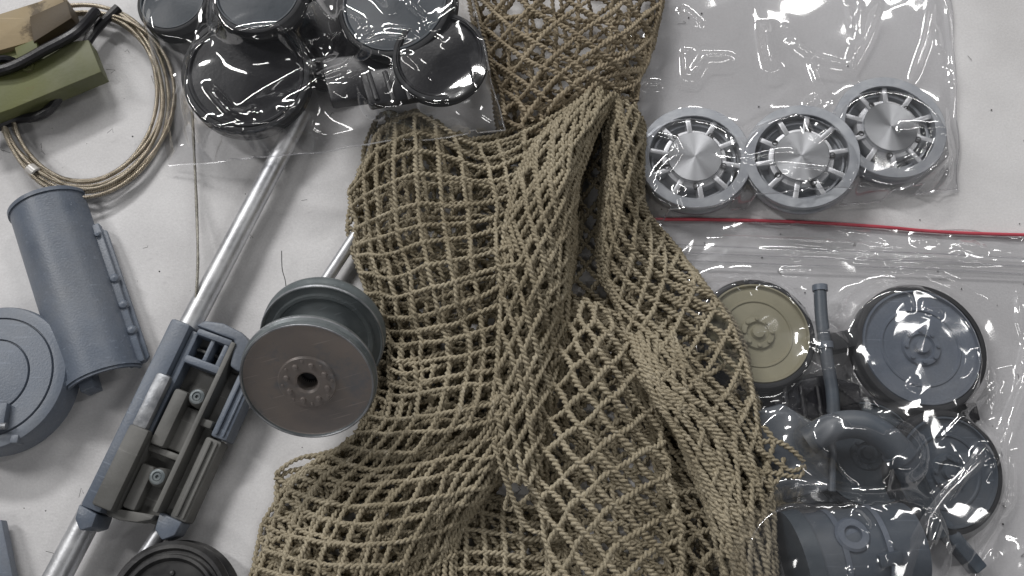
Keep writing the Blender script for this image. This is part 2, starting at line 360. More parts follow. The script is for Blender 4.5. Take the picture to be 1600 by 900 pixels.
B = [[(900,152,108),(920,144,120),(945,140,120),(965,150,105)],
 [(850,205,122),(880,200,138),(910,200,138),(932,205,112)],
 [(812,280,124),(850,280,142),(882,280,142),(907,280,100)],
 [(792,360,122),(832,360,145),(868,360,142),(892,360,92)],
 [(780,440,120),(825,440,140),(860,440,136),(886,440,84)],
 [(772,520,114),(820,520,132),(856,520,128),(880,515,76)],
 [(766,600,106),(812,600,122),(846,600,116),(868,600,66)],
 [(758,670,95),(798,675,108),(830,680,104),(852,680,62)],
 [(750,725,74),(785,745,85),(820,755,85),(850,760,52)]]
C = [[(882,468,40),(905,462,60),(930,470,60),(960,490,40)],
 [(872,520,50),(910,520,80),(955,530,80),(1000,555,45)],
 [(860,580,55),(910,585,90),(965,595,92),(1020,620,50)],
 [(845,640,55),(905,650,92),(970,660,98),(1040,690,60)],
 [(835,700,55),(900,715,90),(970,730,98),(1055,755,65)],
 [(830,770,50),(898,785,82),(972,800,92),(1062,820,66)],
 [(850,850,45),(910,860,75),(980,870,85),(1065,880,65)],
 [(860,930,40),(920,940,65),(990,945,75),(1070,950,60)]]
DD = [[(958,165,95),(972,150,120),(990,165,110),(1003,195,60)],
 [(950,230,90),(968,225,125),(990,230,115),(1003,250,60)],
 [(948,300,85),(966,300,120),(990,305,108),(1008,330,40)],
 [(945,370,80),(970,375,110),(1005,375,85),(1045,380,25)],
 [(955,430,70),(990,435,100),(1040,440,80),(1095,440,22)],
 [(975,485,70),(1020,490,98),(1075,495,80),(1140,495,30)],
 [(990,540,80),(1040,545,102),(1105,550,85),(1165,550,35)],
 [(1000,580,95),(1055,600,108),(1125,615,92),(1182,620,40)],
 [(1040,640,95),(1090,665,108),(1148,680,95),(1190,690,45)],
 [(1080,710,90),(1120,735,102),(1165,750,90),(1200,760,40)],
 [(1110,780,85),(1145,800,95),(1180,815,82),(1208,825,36)],
 [(1135,860,78),(1162,870,88),(1190,880,75),(1212,885,32)],
 [(1150,940,70),(1175,945,78),(1198,950,66),(1216,955,28)]]
E = [[(735,-60,60),(800,-60,110),(880,-60,120),(960,-60,110),(1032,-60,50)],
 [(742,20,65),(805,20,115),(880,15,122),(960,15,112),(1026,20,50)],
 [(762,85,70),(815,85,118),(885,80,125),(955,75,115),(1010,80,55)],
 [(778,140,72),(830,140,110),(890,125,122),(945,118,115),(998,122,65)],
 [(785,190,70),(835,195,95),(890,170,105),(940,150,110),(992,158,80)]]
HEM = [[(985,520,78),(1010,512,94),(1046,508,90)],[(1000,568,100),(1028,562,110),(1066,556,104)],[(1022,618,102),(1055,608,114),(1096,600,106)],[(1060,675,100),(1098,660,112),(1140,650,102)],
 [(1095,735,96),(1130,722,108),(1170,714,96)],[(1122,800,92),(1154,794,102),(1190,788,88)],[(1143,870,84),(1172,868,94),(1204,866,78)],[(1158,945,76),(1184,945,84),(1212,945,68)]]
DD = [r_[:-1] + [(r_[-1][0], r_[-1][1], max(r_[-1][2], 68) if r_[-1][0] > 1090 else r_[-1][2])] for r_ in DD]
DD = [[(r_[0][0] - 4, r_[0][1] + 2, 14)] + [(r_[0][0] - 8, r_[0][1], r_[0][2] * .6)] + r_ for r_ in DD]
G = [[(870,250,12),(910,240,16),(950,230,18),(985,230,14)],[(868,340,12),(905,335,12),(950,330,14),(1000,340,10)],[(870,430,12),(910,430,12),(955,430,14),(1030,430,10)],[(880,510,12),(920,510,14),(980,520,14),(1060,520,12)]]
FL = [[(690,770,18),(750,775,12),(810,790,10),(880,800,12)],[(695,830,18),(755,835,9),(815,845,8),(880,850,10)],[(700,890,16),(760,890,9),(820,895,9),(885,900,10)],[(700,960,14),(760,960,9),(820,960,9),(885,960,10)]]
SH = [[(1000,600,30),(1060,650,40),(1130,700,45)],[(1020,690,30),(1075,730,45),(1150,770,45)],[(1040,790,30),(1095,810,50),(1170,830,45)],[(1060,950,30),(1110,950,50),(1185,950,40)]]
net = thing('camouflage_net', 'knotted khaki cord camouflage net heaped in folds across the table', 'net', P(800, 500, 0))
C = [[(q[0], q[1], q[2] * 1.12 + 12) for q in r_] for r_ in C]
def panel(name, calls):
    c = Cords()
    for a, k in calls: layer(c, *a, **k)
    return c.build(name, 'cord_brown' if name == 'top_fold' else 'cord', net, kind='stuff')
panel('billowing_panel', [((A, 13, 25), dict(wob=7, seed=11, hn=6, fold=20))])
panel('folded_under_layer', [((A, 15, 30, 'sq'), dict(wob=10, hs=.74, seed=21, hn=12, drop=.08, fuzz=False)),
                             ((A, 9, 17, 'dia'), dict(wob=14, hs=.5, seed=31, hn=10, drop=.1, fuzz=False)),
                             ((A, 11, 26, 'dia'), dict(wob=14, hs=.3, seed=35, hn=8, fuzz=False)), ((A, 14, 26, 'sq'), dict(wob=14, hs=.12, seed=38, hn=4, fuzz=False))])
panel('gathered_ridge', [((B, 4.2, 10.5, 'dia'), dict(wob=7, seed=41, hn=10, jit=.12)), ((B[:5], 4, 5, 'dia'), dict(wob=7, h0=-9, seed=43, hn=9, jit=.2)), ((B, 4, 12, 'dia'), dict(wob=8, hs=.55, seed=45, hn=9, fuzz=False))])
panel('diamond_panel', [((C, 3.9, 8.6, 'dia'), dict(wob=6, seed=51, hn=5, zig=3, rp=2.0, rt=2.7, jit=.05)), ((C, 5, 10, 'dia'), dict(wob=12, hs=.14, seed=55, hn=9, fuzz=False, drop=.25)),
                        ((C, 8, 16, 'sq'), dict(wob=12, hs=.1, seed=57, hn=6, fuzz=False)), ((C, 7, 15, 'dia'), dict(wob=12, hs=.05, seed=58, hn=4, fuzz=False))])
panel('sloping_panel', [((DD, 7, 15, 'dia'), dict(wob=6, seed=61, hn=9, jit=.14)), ((DD, 6, 20, 'dia'), dict(wob=9, hs=.76, seed=64, hn=8, fuzz=False)),
                        ((DD, 8, 22, 'sq'), dict(wob=9, hs=.5, seed=67, hn=8, fuzz=False)), ((DD, 5, 18, 'dia'), dict(wob=9, hs=.2, seed=69, hn=8, fuzz=False))])
panel('hem_band', [((HEM, 3.6, 6.5, 'dia'), dict(wob=7, seed=71, hn=8, jit=.2)), ((HEM, 3, 0, 'sq'), dict(wob=7, h0=-6, seed=74, hn=8, jit=.2)), ((HEM, 3, 9, 'dia'), dict(wob=7, h0=-16, seed=76, hn=8, jit=.2))])
panel('top_fold', [((E, 4.4, 4.6, 'dia'), dict(wob=11, seed=81, hn=9)), ((E, 7, 7, 'sq'), dict(wob=13, hs=.82, seed=84, hn=10, fuzz=False)),
                   ((E, 6, 6, 'dia'), dict(wob=14, hs=.6, seed=87, hn=10, fuzz=False)), ((E, 8, 7, 'sq'), dict(wob=14, hs=.35, seed=89, hn=10, fuzz=False))])
panel('ground_layer', [((G, 4, 8, 'dia'), dict(wob=6, seed=91, hn=3, fuzz=False)), ((FL, 6, 6, 'sq'), dict(wob=5, seed=95, hn=3, h0=14, fuzz=False)), ((FL, 6, 6, 'dia'), dict(wob=6, seed=96, hn=3, h0=3, fuzz=False)), ((FL, 8, 8, 'sq'), dict(wob=6, seed=98, hn=3, h0=-2, fuzz=False)),
                       ((SH, 3.2, 8, 'dia'), dict(wob=8, hs=.8, seed=97, hn=8)), ((SH, 4, 8, 'sq'), dict(wob=8, hs=.5, seed=99, hn=8, fuzz=False)), ((SH, 5, 11, 'dia'), dict(wob=8, hs=.2, seed=93, hn=4, fuzz=False))])
c = Cords()
def loose(pts):
    p = spline(P(*np.array(pts, float).T), 10); c.add(p); c.fuzz(p)
for pts in [[(770,690,100),(785,735,92),(800,775,78),(820,820,60),(845,832,56),(858,815,60),(848,785,72),(825,755,84),(800,730,92)],
            [(800,730,92),(795,770,75),(790,795,60),(808,790,64),(828,775,78)], [(820,690,100),(835,735,88),(850,790,62),(870,840,45)],
            [(1180,700,76),(1205,715,74),(1235,735,70),(1258,728,68)],[(1185,735,74),(1215,740,72),(1248,745,68),(1258,730,68)],[(1190,690,74),(1215,690,71),(1240,705,70),(1256,722,68)],
            [(1192,665,74),(1208,690,72),(1200,730,70),(1212,765,66)],[(1195,760,71),(1215,750,70),(1225,715,70)],
            [(430,742,10),(455,722,14),(490,712,20),(530,722,22),(560,712,30)],[(440,770,12),(470,738,20),(510,730,26),(545,745,30)],[(430,745,10),(450,760,14),(470,790,20)],[(480,715,16),(520,705,20),(548,690,24)],[(500,740,20),(530,700,24),(555,680,26)],
            [(575,440,20),(588,475,20),(600,500,26)],[(565,700,30),(580,660,26),(600,690,40)]]: loose(pts)
c.build('loose_cord', 'cord', net, kind='stuff')

# ------------------------------------------------------------------ steel cable coil, single cable, threads
pts = []; turns = 6
for q in range(turns * 60 + 8):
    a = q / 60 * 2 * PI + 2.2; k = q / 60
    rx = 127 + 11 * math.sin(k * 2.1) + 3 * math.sin(a * 2 + k); ry = 141 + 11 * math.cos(k * 1.7 + .6) + 3 * math.sin(a * 3)
    h = 8 + 5.5 * (0.5 + .5 * math.sin(k * 2.7)) + 4 * math.sin(a + k)
    pts.append((130 + 3 * math.sin(k * 3) + rx * math.cos(a), 152 + 2 * math.cos(k * 2) - ry * math.sin(a), max(4, h)))
coil = thing('cable_coil', 'coil of bronze braided steel cable lying under the camouflage painted block', 'cable', P(130, 152))
c = Cords(); c.add(P(*np.array(pts).T), rp=2.0, rt=2.1, pitch=10, ds=2.2, ply=3, k=5); c.build('cable', 'cable_steel', coil)
tp = P(52, 268, 10); V, F = lathe([(9, -9), (11, -7), (11, 7), (9, 9)], 20, ring=False)
link('tie_wrap', V, F, 'clear_tie', coil, frame(tp, (.8, -.6, 0)))
c = Cords(); p = spline(P([300, 303, 307, 309, 308, 306], [170, 230, 320, 400, 440, 474], [12, 12, 12, 36, 40, 34]), 14)
c.add(p, rp=1.3, rt=1.4, pitch=8, ds=2.0, ply=3); tag(c.build('thin_cable', 'grey_cable'), 'thin braided grey cable hanging straight down onto the aluminium barrel', 'cable')
V, F = sweep(spline(P([440, 441, 446, 448], [392, 420, 440, 470], [4, 4, 6, 20]), 10), .7, 5)
tag(link('loose_thread', V, F, 'black_rubber'), 'fine dark thread lying behind the rusty spool wheel', 'thread')

# ------------------------------------------------------------------ camouflage painted block
blk = thing('painted_block', 'tan, brown and olive painted model block with black straps on the cable coil', 'model part', P(60, 90))
def boxpx(corners, z0, z1, name, mat, par, bev=1.3):
    poly = P([q[0] for q in corners], [q[1] for q in corners], z1)[:, :2]
    V, F = prism([tuple(q) for q in poly], z0, z1, bev); return link(name, V, F, mat, par)
boxpx([(-40, 34), (62, 2), (95, -14), (100, 4), (50, 28), (58, 62), (-40, 90)], 18, 58, 'tan_housing', 'camo_tan', blk)
boxpx([(46, 26), (104, 0), (112, 28), (52, 66)], 20, 63, 'brown_cap', 'camo_brown', blk)
ob = boxpx([(-40, 88), (20, 74), (138, 62), (158, 112), (18, 170), (-40, 190)], 14, 48, 'olive_housing', 'camo_olive', blk)
boxpx([(22, 74), (56, 60), (60, 84), (28, 96)], 46, 60, 'raised_lug', 'camo_olive', blk, 2)
V, F = lathe([(0, 4), (3, 4), (3.5, 2), (5, 2), (6.5, 5), (9, 5), (10, 0)], 28); link('screw', V, F, 'camo_olive', ob, frame(P(45, 105, 48)))
V, F = sweep(spline(P([-30, 20, 70, 120, 150], [118, 104, 78, 50, 18], [52, 60, 62, 56, 30]), 10), 9, 10); link('strap', V, F, 'black_plastic', blk)
V, F = sweep(spline(P([-30, 20, 80, 140, 185], [210, 188, 168, 60, 12], [12, 14, 20, 14, 14]), 10), 8, 10); link('strap', V, F, 'black_plastic', blk)
V, F = sweep(spline(P([-20, 10, 40, 70], [100, 92, 110, 160], [54, 54, 30, 12]), 10), 6, 8); link('strap', V, F, 'black_plastic', blk)

# ------------------------------------------------------------------ half-round shell
a0, a1 = P(78, 322, 0), P(168, 600, 0); ax = (a1 - a0); Ls = np.linalg.norm(ax); ax /= Ls
sx = np.array((ax[1], -ax[0], 0)); sx = sx if sx[0] > 0 else -sx
M = Matrix.Identity(4)
for r_, col in enumerate((sx, ax, (0, 0, 1))):
    for q in range(3): M[q][r_] = float(col[q])
if M.to_3x3().determinant() < 0:
    for q in range(3): M[q][1] *= -1
    base = a1
else: base = a0
M.translation = Vector(tuple(base))
shell = thing('half_round_shell', 'blue grey half round shell with a riveted flange lying by the cable coil', 'model part', (a0 + a1) / 2)
def arc_strip(R0, R1, y0, y1, t0, t1, n=40):
    a = np.linspace(t0, t1, n); V = []
    for r_, y in ((R1, y0), (R1, y1), (R0, y1), (R0, y0)):
        V.append(np.stack([-r_ * np.cos(a), np.full(n, y), r_ * np.sin(a) + 2], -1))
    V = np.concatenate(V); F = []
    for q in range(4):
        for k in range(n - 1): F.append((q * n + k, q * n + k + 1, ((q + 1) % 4) * n + k + 1, ((q + 1) % 4) * n + k))
    F += [(0, n, 2 * n, 3 * n), (n - 1, 4 * n - 1, 3 * n - 1, 2 * n - 1)]
    return V, F
RS = 60
flip = base is a1
Y = (lambda q: Ls - q) if flip else (lambda q: q)
def ys(a, b): return (min(Y(a), Y(b)), max(Y(a), Y(b)))
V, F = arc_strip(RS - 5, RS, *ys(0, Ls), R(-2), R(172)); link('shell', V, F, 'blue_grey', shell, M)
V, F = arc_strip(RS - 1, RS + 2.5, *ys(2, 8), R(-2), R(172)); link('end_bead', V, F, 'blue_grey', shell, M)
V, F = arc_strip(RS - 1, RS + 2.5, *ys(Ls - 10, Ls - 4), R(-2), R(172)); link('end_bead', V, F, 'blue_grey', shell, M)
V, F = prism([(40, ys(68, Ls - 6)[0]), (68, ys(76, Ls - 6)[0]), (68, ys(68, Ls - 6)[1]), (40, ys(68, Ls - 6)[1])], 4, 19, 3); fl = link('flange', V, F, 'blue_grey', shell, M)
V, F = prism([(66, ys(76, Ls - 6)[0]), (74, ys(76, Ls - 6)[0] + 6), (74, ys(76, Ls - 6)[1] - 6), (66, ys(76, Ls - 6)[1])], 4, 11, 2); link('flange_lip', V, F, 'blue_grey', shell, M)
for yy in (168, 214, 258):
    V, F = lathe([(0, 7), (3, 6.6), (6, 5), (7.5, 2), (8, 0)], 24); link('rivet', V, F, 'blue_grey', fl, M @ frame((64, Y(yy), 17.5), (.2, 0, 1)))
V, F = lathe([(0, 7), (4, 6), (5, 0)], 16); link('rivet', V, F, 'blue_grey', fl, M @ frame((62, Y(88), 18)))
V, F = box(-30, -8, *ys(Ls - 22, Ls + 8), 1, 34, 2); link('foot', V, F, 'blue_grey', shell, M)

# ------------------------------------------------------------------ round hatch
hc = P(16, 602, 0)
hat = thing('round_hatch', 'round blue grey hatch with a hinged lid beside the half round shell', 'model part', hc)
Mh = frame(hc + np.array((0, 0, 4)), (-.03, .05, 1))
V, F = lathe([(106, 0), (110, 3), (110, 40), (107, 46), (100, 48), (91, 48), (90, 44), (89, 44), (88, 49), (60, 50), (57, 50), (56, 46), (55, 46), (54, 51), (30, 53), (0, 54)], 96, cap0=True)
link('hatch_ring', V, F, 'blue_grey', hat, Mh)
for (x0, x1, y0, y1, z1) in ((-22, 18, -62, -52, 60), (-14, 14, -78, -64, 64), (8, 26, -84, -46, 62), (-30, -16, -84, -46, 62)):
    V, F = box(x0 + 12, x1 + 12, y0 + 4, y1 + 4, 44, z1, 2); link('hinge', V, F, 'blue_grey', hat, Mh)
V, F = sweep(np.array([(-26, -76, 60), (42, -76, 60)], float), 5, 12); link('hinge_pin', V, F, 'worn_metal', hat, Mh)
V, F = box(44, 56, -98, -86, 30, 50, 2); link('latch_lug', V, F, 'blue_grey', hat, Mh)

# corner of a plate at the lower edge
V, F = prism([tuple(q) for q in P([-60, 2, 30, -60], [820, 812, 950, 950], 20)[:, :2]], 2, 20, 2)
tag(link('corner_plate', V, F, 'blue_grey'), 'blue grey plate, only a corner of it showing below the round hatch', 'model part')

# ------------------------------------------------------------------ gun barrels (two rods) through the mount
p = resample(P([472, 60], [176, 958], [17, 30]), 20); V, F = sweep(p, np.linspace(15, 19.5, len(p)), 32)
tag(link('barrel_tube', V, F, 'tube_aluminium'), 'thick bright aluminium tube running slantwise under the grey mount', 'tube')
p = resample(P([566, 170], [352, 954], [14, 14]), 20); V, F = sweep(p, np.linspace(9.5, 11, len(p)), 28)
tag(link('thin_rod', V, F, 'tube_aluminium'), 'thin aluminium rod passing below the rusty spool wheel', 'rod')

# ------------------------------------------------------------------ mount block
c0 = P(268, 650, 60); pu = P(268 + 42.8, 650 - 90.4, 60) - c0; pu[2] = 0; pu /= np.linalg.norm(pu)
px_ = np.array((pu[1], -pu[0], 0)); Mm = Matrix.Identity(4)
for r_, col in enumerate((px_, pu, (0, 0, 1))):
    for q in range(3): Mm[q][r_] = float(col[q])
Mm.translation = Vector((c0[0], c0[1], 44))
mt = thing('gun_mount', 'long blue grey and olive grey mount with two screws and open channels', 'model part', (c0[0], c0[1], 0))
def mb(name, x0, x1, y0, y1, z0, z1, mat, bev=2, par=None):
    V, F = box(x0, x1, y0, y1, z0 - 40, z1 - 40, bev); return link(name, V, F, mat, par or mt, Mm)
mb('floor_plate', -40, 62, -148, 128, 4, 24, 'olive_grey')
mb('side_rail', -63, -31, -158, 132, 6, 62, 'blue_grey', 5)
mb('inner_wall', -30, -19, -146, 126, 10, 50, 'blue_grey', 2)
mb('cover_panel', -46, -15, -150, -30, 50, 70, 'olive_grey', 4)
mb('cover_panel', -28, -15, -148, -34, 12, 52, 'olive_grey', 2)
wp = mb('worn_patch', -46, -22, -33, 52, 50, 66, 'worn_metal', 6)
mb('dividing_wall', 34, 42, -130, 130, 10, 58, 'olive_grey', 2)
mb('cross_bar', -20, 36, 78, 90, 10, 58, 'blue_grey', 3)
mb('cross_bar', -20, 36, 122, 132, 10, 58, 'blue_grey', 3)
mb('divider', 4, 11, 88, 124, 10, 54, 'blue_grey', 2)
mb('divider', 26, 34, 88, 124, 10, 56, 'blue_grey', 2)
mb('divider', -18, 34, 102, 107, 10, 34, 'olive_grey', 2)
mb('beam', -14, 8, -46, 40, 10, 56, 'olive_grey', 5)
mb('beam', 6, 34, -44, 22, 10, 36, 'olive_grey', 3)
mb('beam', -14, 6, -140, -74, 10, 46, 'olive_grey', 4)
mb('cross_bar', -16, 36, -56, -46, 10, 44, 'olive_grey', 3)
for yy, xx in ((38, 22), (-85, 19)):
    V, F = lathe([(15, -20), (14, 0), (13, 6), (11, 9), (8, 9.5), (6.5, 6), (3, 6), (2.8, 2), (0, 2)], 32)
    po = link('screw_post', V, F, 'olive_grey', mt, Mm @ frame((xx, yy, 6)))
    V, F = lathe([(11, 0), (11, 3), (9.5, 4), (7, 4), (6, 2.6), (5, 3.4), (2.6, 3.4), (2.2, .5), (0, .5)], 28); link('screw', V, F, 'gunmetal', po, Mm @ frame((xx, yy, 13)))
mb('side_panel', 60, 86, -6, 92, 6, 46, 'blue_grey', 4); mb('side_ridge', 66, 71, -2, 88, 44, 51, 'blue_grey', 2); mb('side_ridge', 77, 81, -2, 86, 42, 49, 'blue_grey', 2)
mb('side_panel', 54, 80, -130, -8, 6, 42, 'olive_grey', 4); mb('side_ridge', 62, 67, -126, -12, 40, 47, 'olive_grey', 2); mb('side_ridge', 72, 76, -126, -12, 40, 46, 'olive_grey', 2)
mb('trough', 42, 58, -128, 90, 4, 28, 'olive_grey', 2)
mb('lug', 36, 58, 2, 14, 16, 50, 'olive_grey', 3)
# rounded head
a = np.linspace(R(20), R(160), 26)
V = [(x_, 130 + y_, z_) for y_ in (-36, 8) for x_, z_ in [(-10 + 66 * -math.cos(t) + 6, -38 + 60 * math.sin(t)) for t in a]]
poly = [(46 + 0, 96), (62, 92), (72, 110), (66, 134), (44, 148), (10, 152), (-18, 146), (-28, 134), (36, 134)]
V, F = prism(poly, -34, 14, 4); link('rounded_head', V, F, 'blue_grey', mt, Mm)
V, F = prism([(-34, -148), (36, -134), (34, -142), (16, -152), (-8, -158), (-28, -158)], -34, 6, 2); link('end_lip', V, F, 'olive_grey', mt, Mm)
V, F = prism([(-64, -156), (-34, -160), (-32, -178), (-46, -188), (-60, -176)], -36, 24, 3); link('clamp', V, F, 'blue_grey', mt, Mm)
V, F = prism([(40, -128), (76, -130), (74, -150), (60, -162), (44, -152)], -36, 6, 3); link('clamp', V, F, 'blue_grey', mt, Mm)

# ------------------------------------------------------------------ spool wheel (double road wheel)
Fp, Rp = P(480, 597, 165), P(507, 520, 68); axv = Fp - Rp; Lw = np.linalg.norm(axv)
rw = 104 * (CAM[2] - 165) / CAM[2] * 1.0
sp = thing('spool_wheel', 'double road wheel with a rust brown face, standing against the net', 'wheel', (Rp[0], Rp[1], 0))
Mw = frame(Rp, axv, .3)
V, F = lathe([(14, Lw - 26), (14, Lw - 1), (17, Lw + 1.6), (24, Lw + 2), (38, Lw + 2), (40, Lw - 1), (92 * rw / 100, Lw - 3), (94 * rw / 100, Lw - 2)], 96); fc = link('wheel_face', V, F, 'rust_face', sp, Mw)
k = rw / 100
V, F = lathe([(94 * k, Lw - 2), (95.5 * k, Lw + 1.5), (98 * k, Lw + 1), (99 * k, Lw - 3), (97 * k, Lw - 6), (97 * k, Lw - 9), (100 * k, Lw - 12), (100 * k, Lw - 20), (96 * k, Lw - 26), (80 * k, Lw - 30), (40, Lw - 34), (34, Lw - 40), (34, 34), (42, 26), (66 * k, 20), (72 * k, 20), (75 * k, 24), (80 * k, 24), (82 * k, 20), (92 * k, 20)], 96); link('front_rim', V, F, 'gunmetal', sp, Mw)
V, F = lathe([(92 * k, 22), (95 * k, 24), (97 * k, 20), (95 * k, 14), (95 * k, 10), (98 * k, 6), (98 * k, -2), (95 * k, -8), (60, -10), (14, -10), (14, 0)], 96); link('rear_rim', V, F, 'gunmetal', sp, Mw)
V, F = lathe([(94.6 * k, Lw + 1.2), (95.6 * k, Lw + 2.3), (97 * k, Lw + 2.1), (97.6 * k, Lw + .8)], 96); link('rim_edge', V, F, 'worn_metal', sp, Mw)
V, F = lathe([(100 * k, Lw - 12.6), (100.9 * k, Lw - 13.4), (100.9 * k, Lw - 15), (100 * k, Lw - 15.8)], 96); link('rim_edge', V, F, 'worn_metal', sp, Mw)
V, F = lathe([(95.2 * k, 23.2), (96 * k, 23.6), (97.2 * k, 21.4), (96.6 * k, 20)], 96); link('rim_edge', V, F, 'worn_metal', sp, Mw)
V, F = lathe([(14.2, Lw - 2), (14, Lw - 30), (0, Lw - 30)], 32); link('axle_bore', V, F, 'black_rubber', sp, Mw)
for q in range(8):
    a = q * PI / 4 + .2; V, F = lathe([(0, 4), (3.4, 3.4), (4.4, 0)], 12); link('bolt', V, F, 'rust_face', fc, Mw @ frame((28 * math.cos(a), 28 * math.sin(a), Lw + 1.9)))
for q in range(8):
    a = q * PI / 4 + .6; V, F = lathe([(0, 1.6), (1.8, 1.2), (2.2, 0)], 10); link('bolt', V, F, 'rust_face', fc, Mw @ frame((33.5 * math.cos(a), 33.5 * math.sin(a), Lw + 1.9)))
# wheel at the lower edge
lw_ = thing('rimmed_wheel', 'dark ribbed wheel at the lower edge below the grey mount', 'wheel', P(282, 955))
Ml = frame(P(282, 948, 8), (0, .06, 1))
V, F = lathe([(80, 0), (88, 4), (90, 16), (86, 20), (82, 20), (80, 30), (84, 34), (86, 48), (80, 56), (75, 56), (72, 50), (68, 50), (66, 58), (62, 58), (58, 52), (24, 46), (20, 58), (0, 60)], 96, cap0=True); link('wheel_rim', V, F, 'dark_steel', lw_, Ml)
for q in range(8):
    a = q * PI / 4; V, F = lathe([(0, 4), (3, 3.4), (4, 0)], 12); link('bolt', V, F, 'dark_steel', lw_, Ml @ frame((42 * math.cos(a), 42 * math.sin(a), 49)))

# ------------------------------------------------------------------ three spoked aluminium wheels
def spoked(cx, cy, h, r, axis, spin, label):
    t = thing('spoked_wheel', label, 'wheel', P(cx, cy), 'spoked aluminium wheels in the clear bag')
    k = r / 85; M = frame(P(cx, cy, h), axis, spin)
    def pr(p): return [(a * k, b * k) for a, b in p]
    V, F = lathe(pr([(69, 8), (69, 29.2), (69.8, 30), (84.2, 30), (85.2, 29), (85.4, 23), (83, 21), (80, 20), (79.5, 14), (83, 11), (85, 8), (85, 3), (82, 0), (72, 0), (70, 3)]), 96, ring=True); link('rim', V, F, 'cast_aluminium', t, M)
    V, F = lathe(pr([(42, 3), (52, 2), (62, 4), (70, 9)]), 72); link('dish', V, F, 'dull_aluminium', t, M)
    V, F = lathe(pr([(61, 5), (61, 13), (62, 14), (64, 14), (65, 13), (65, 5)]), 72); link('inner_ring', V, F, 'cast_aluminium', t, M)
    for q in range(10):
        V, F = box(40 * k, 70 * k, -3.9 * k, 3.9 * k, 3 * k, 25 * k, 1.0); link('spoke', V, F, 'aluminium', t, M @ Matrix.Rotation(q * 2 * PI / 10 + .31, 4, 'Z'))
    V, F = lathe(pr([(49, 2), (49, 19), (48, 21.5), (46, 22), (42, 22.4), (41, 27)]), 72); hb = link('hub', V, F, 'aluminium', t, M)
    V, F = lathe(pr([(41, 27), (41, 29.2), (40.2, 30), (20, 30.5), (4, 31), (0, 31.1)]), 72); link('hub_face', V, F, 'brushed_hub', t, M)
    for q in range(5):
        a = q * 2 * PI / 5 + PI / 2 * 3 - .1
        V, F = lathe([(5.2, -5), (5.2, 2.2), (4.4, 3), (3, 3), (2.6, -1), (0, -1)], 14); link('bolt', V, F, 'dark_steel', hb, M @ frame((45.4 * k * math.cos(a), 45.4 * k * math.sin(a), 22.5 * k)))
spoked(1082, 258, 5, 89, (-.05, .03, 1), .1, 'spoked aluminium wheel next to the net, partly behind its cords')
spoked(1249, 256, 24, 88, (-.16, .0, 1), .42, 'spoked aluminium wheel between the other two, crossed by a bright film crease')
spoked(1380, 212, 5, 90, (.02, .02, 1), .0, 'spoked aluminium wheel farthest from the net, highest of the three')

# ------------------------------------------------------------------ road wheels and parts in the two other bags
def road_wheel(name, cx, cy, h, r, th, face, tyre, label, group, axis=(0, 0, 1), spin=0., dish=4, plain=False):
    t = thing(name, label, 'wheel', P(cx, cy), group); M = frame(P(cx, cy, h), axis, spin)
    V, F = lathe([(r * .9, 2), (r * .94, 0), (r * .98, 2), (r, 6), (r, th * .38), (r * .95, th * .44), (r * .95, th * .56), (r, th * .62), (r, th - 5), (r * .98, th - 1), (r * .955, th), (r * .905, th), (r * .895, th - 4)], 96, cap0=True); link('tyre', V, F, tyre, t, M)
    V, F = lathe([(r * .9, th - 3), (r * .885, th + 1), (r * .86, th + 1), (r * .845, th - dish), (r * .62, th - dish - .5), (r * .605, th - dish + 1.2), (r * .58, th - dish + 1.2), (r * .565, th - dish - 1), (r * .30, th - dish), (r * .28, th - dish + 4), (r * .2, th - dish + 5), (r * .18, th - dish + 1), (r * .12, th - dish + 1), (r * .1, th - dish + 8), (0, th - dish + 9)], 96); 
    if plain: V, F = lathe([(r * .9, th - 3), (r * .885, th + 1), (r * .86, th + 1), (r * .83, th - 3), (r * .4, th + 2), (0, th + 4)], 96)
    fc = link('wheel_face', V, F, face, t, M)
    for q in range(0 if plain else 8):
        a = q * PI / 4; V, F = lathe([(0, 3.4), (2.6, 3), (3.4, 0)], 12); link('bolt', V, F, face, fc, M @ frame((r * .24 * math.cos(a), r * .24 * math.sin(a), th - dish + 4.4)))
    return t
g1 = 'dark wheels in the bag on the cable'; g2 = 'road wheels in the zip bag'
road_wheel('road_wheel', 392, 128, 34, 102, 40, 'black_plastic', 'black_rubber', 'black wheel in the bag, its rim lowest over the bare table', g1, (.06, -.12, 1), plain=True)
road_wheel('road_wheel', 412, 2, 84, 76, 34, 'navy_plastic', 'black_rubber', 'dark blue grey wheel lying on top of the black wheel in the bag', g1, (-.05, -.05, 1), plain=True)
road_wheel('road_wheel', 628, 18, 90, 96, 40, 'navy_plastic', 'black_rubber', 'dark blue grey wheel in the bag nearest the net, under a broad bright glint', g1, (-.2, -.1, 1), plain=True)
road_wheel('road_wheel', 285, 20, 4, 62, 40, 'navy_plastic', 'black_rubber', 'small dark wheel in the bag beside the cable coil', g1, (-.1, 0, 1), plain=True)
road_wheel('road_wheel', 520, 70, 2, 88, 30, 'black_plastic', 'black_rubber', 'black wheel in the middle of the bag, wedged between its neighbours', g1, (.1, -.1, 1), plain=True)
road_wheel('road_wheel', 690, 100, 96, 74, 30, 'black_plastic', 'black_rubber', 'black wheel resting on the net near the bag corner', g1, (-.05, -.1, 1), plain=True)
bp_ = thing('ribbed_bracket', 'black ribbed bracket in the bag, resting on the net', 'model part', P(640, 130))
for (x0, y0, x1, y1, z0, z1) in ((500, 90, 610, 160, 62, 88), (560, 110, 650, 165, 92, 112)):
    poly = P([x0, x1, x1 + 12, x0 + 16], [y0, y0 - 12, y1 - 14, y1], z1)[:, :2]; V, F = prism([tuple(q) for q in poly], z0, z1, 5); link('bracket_block', V, F, 'black_plastic', bp_)
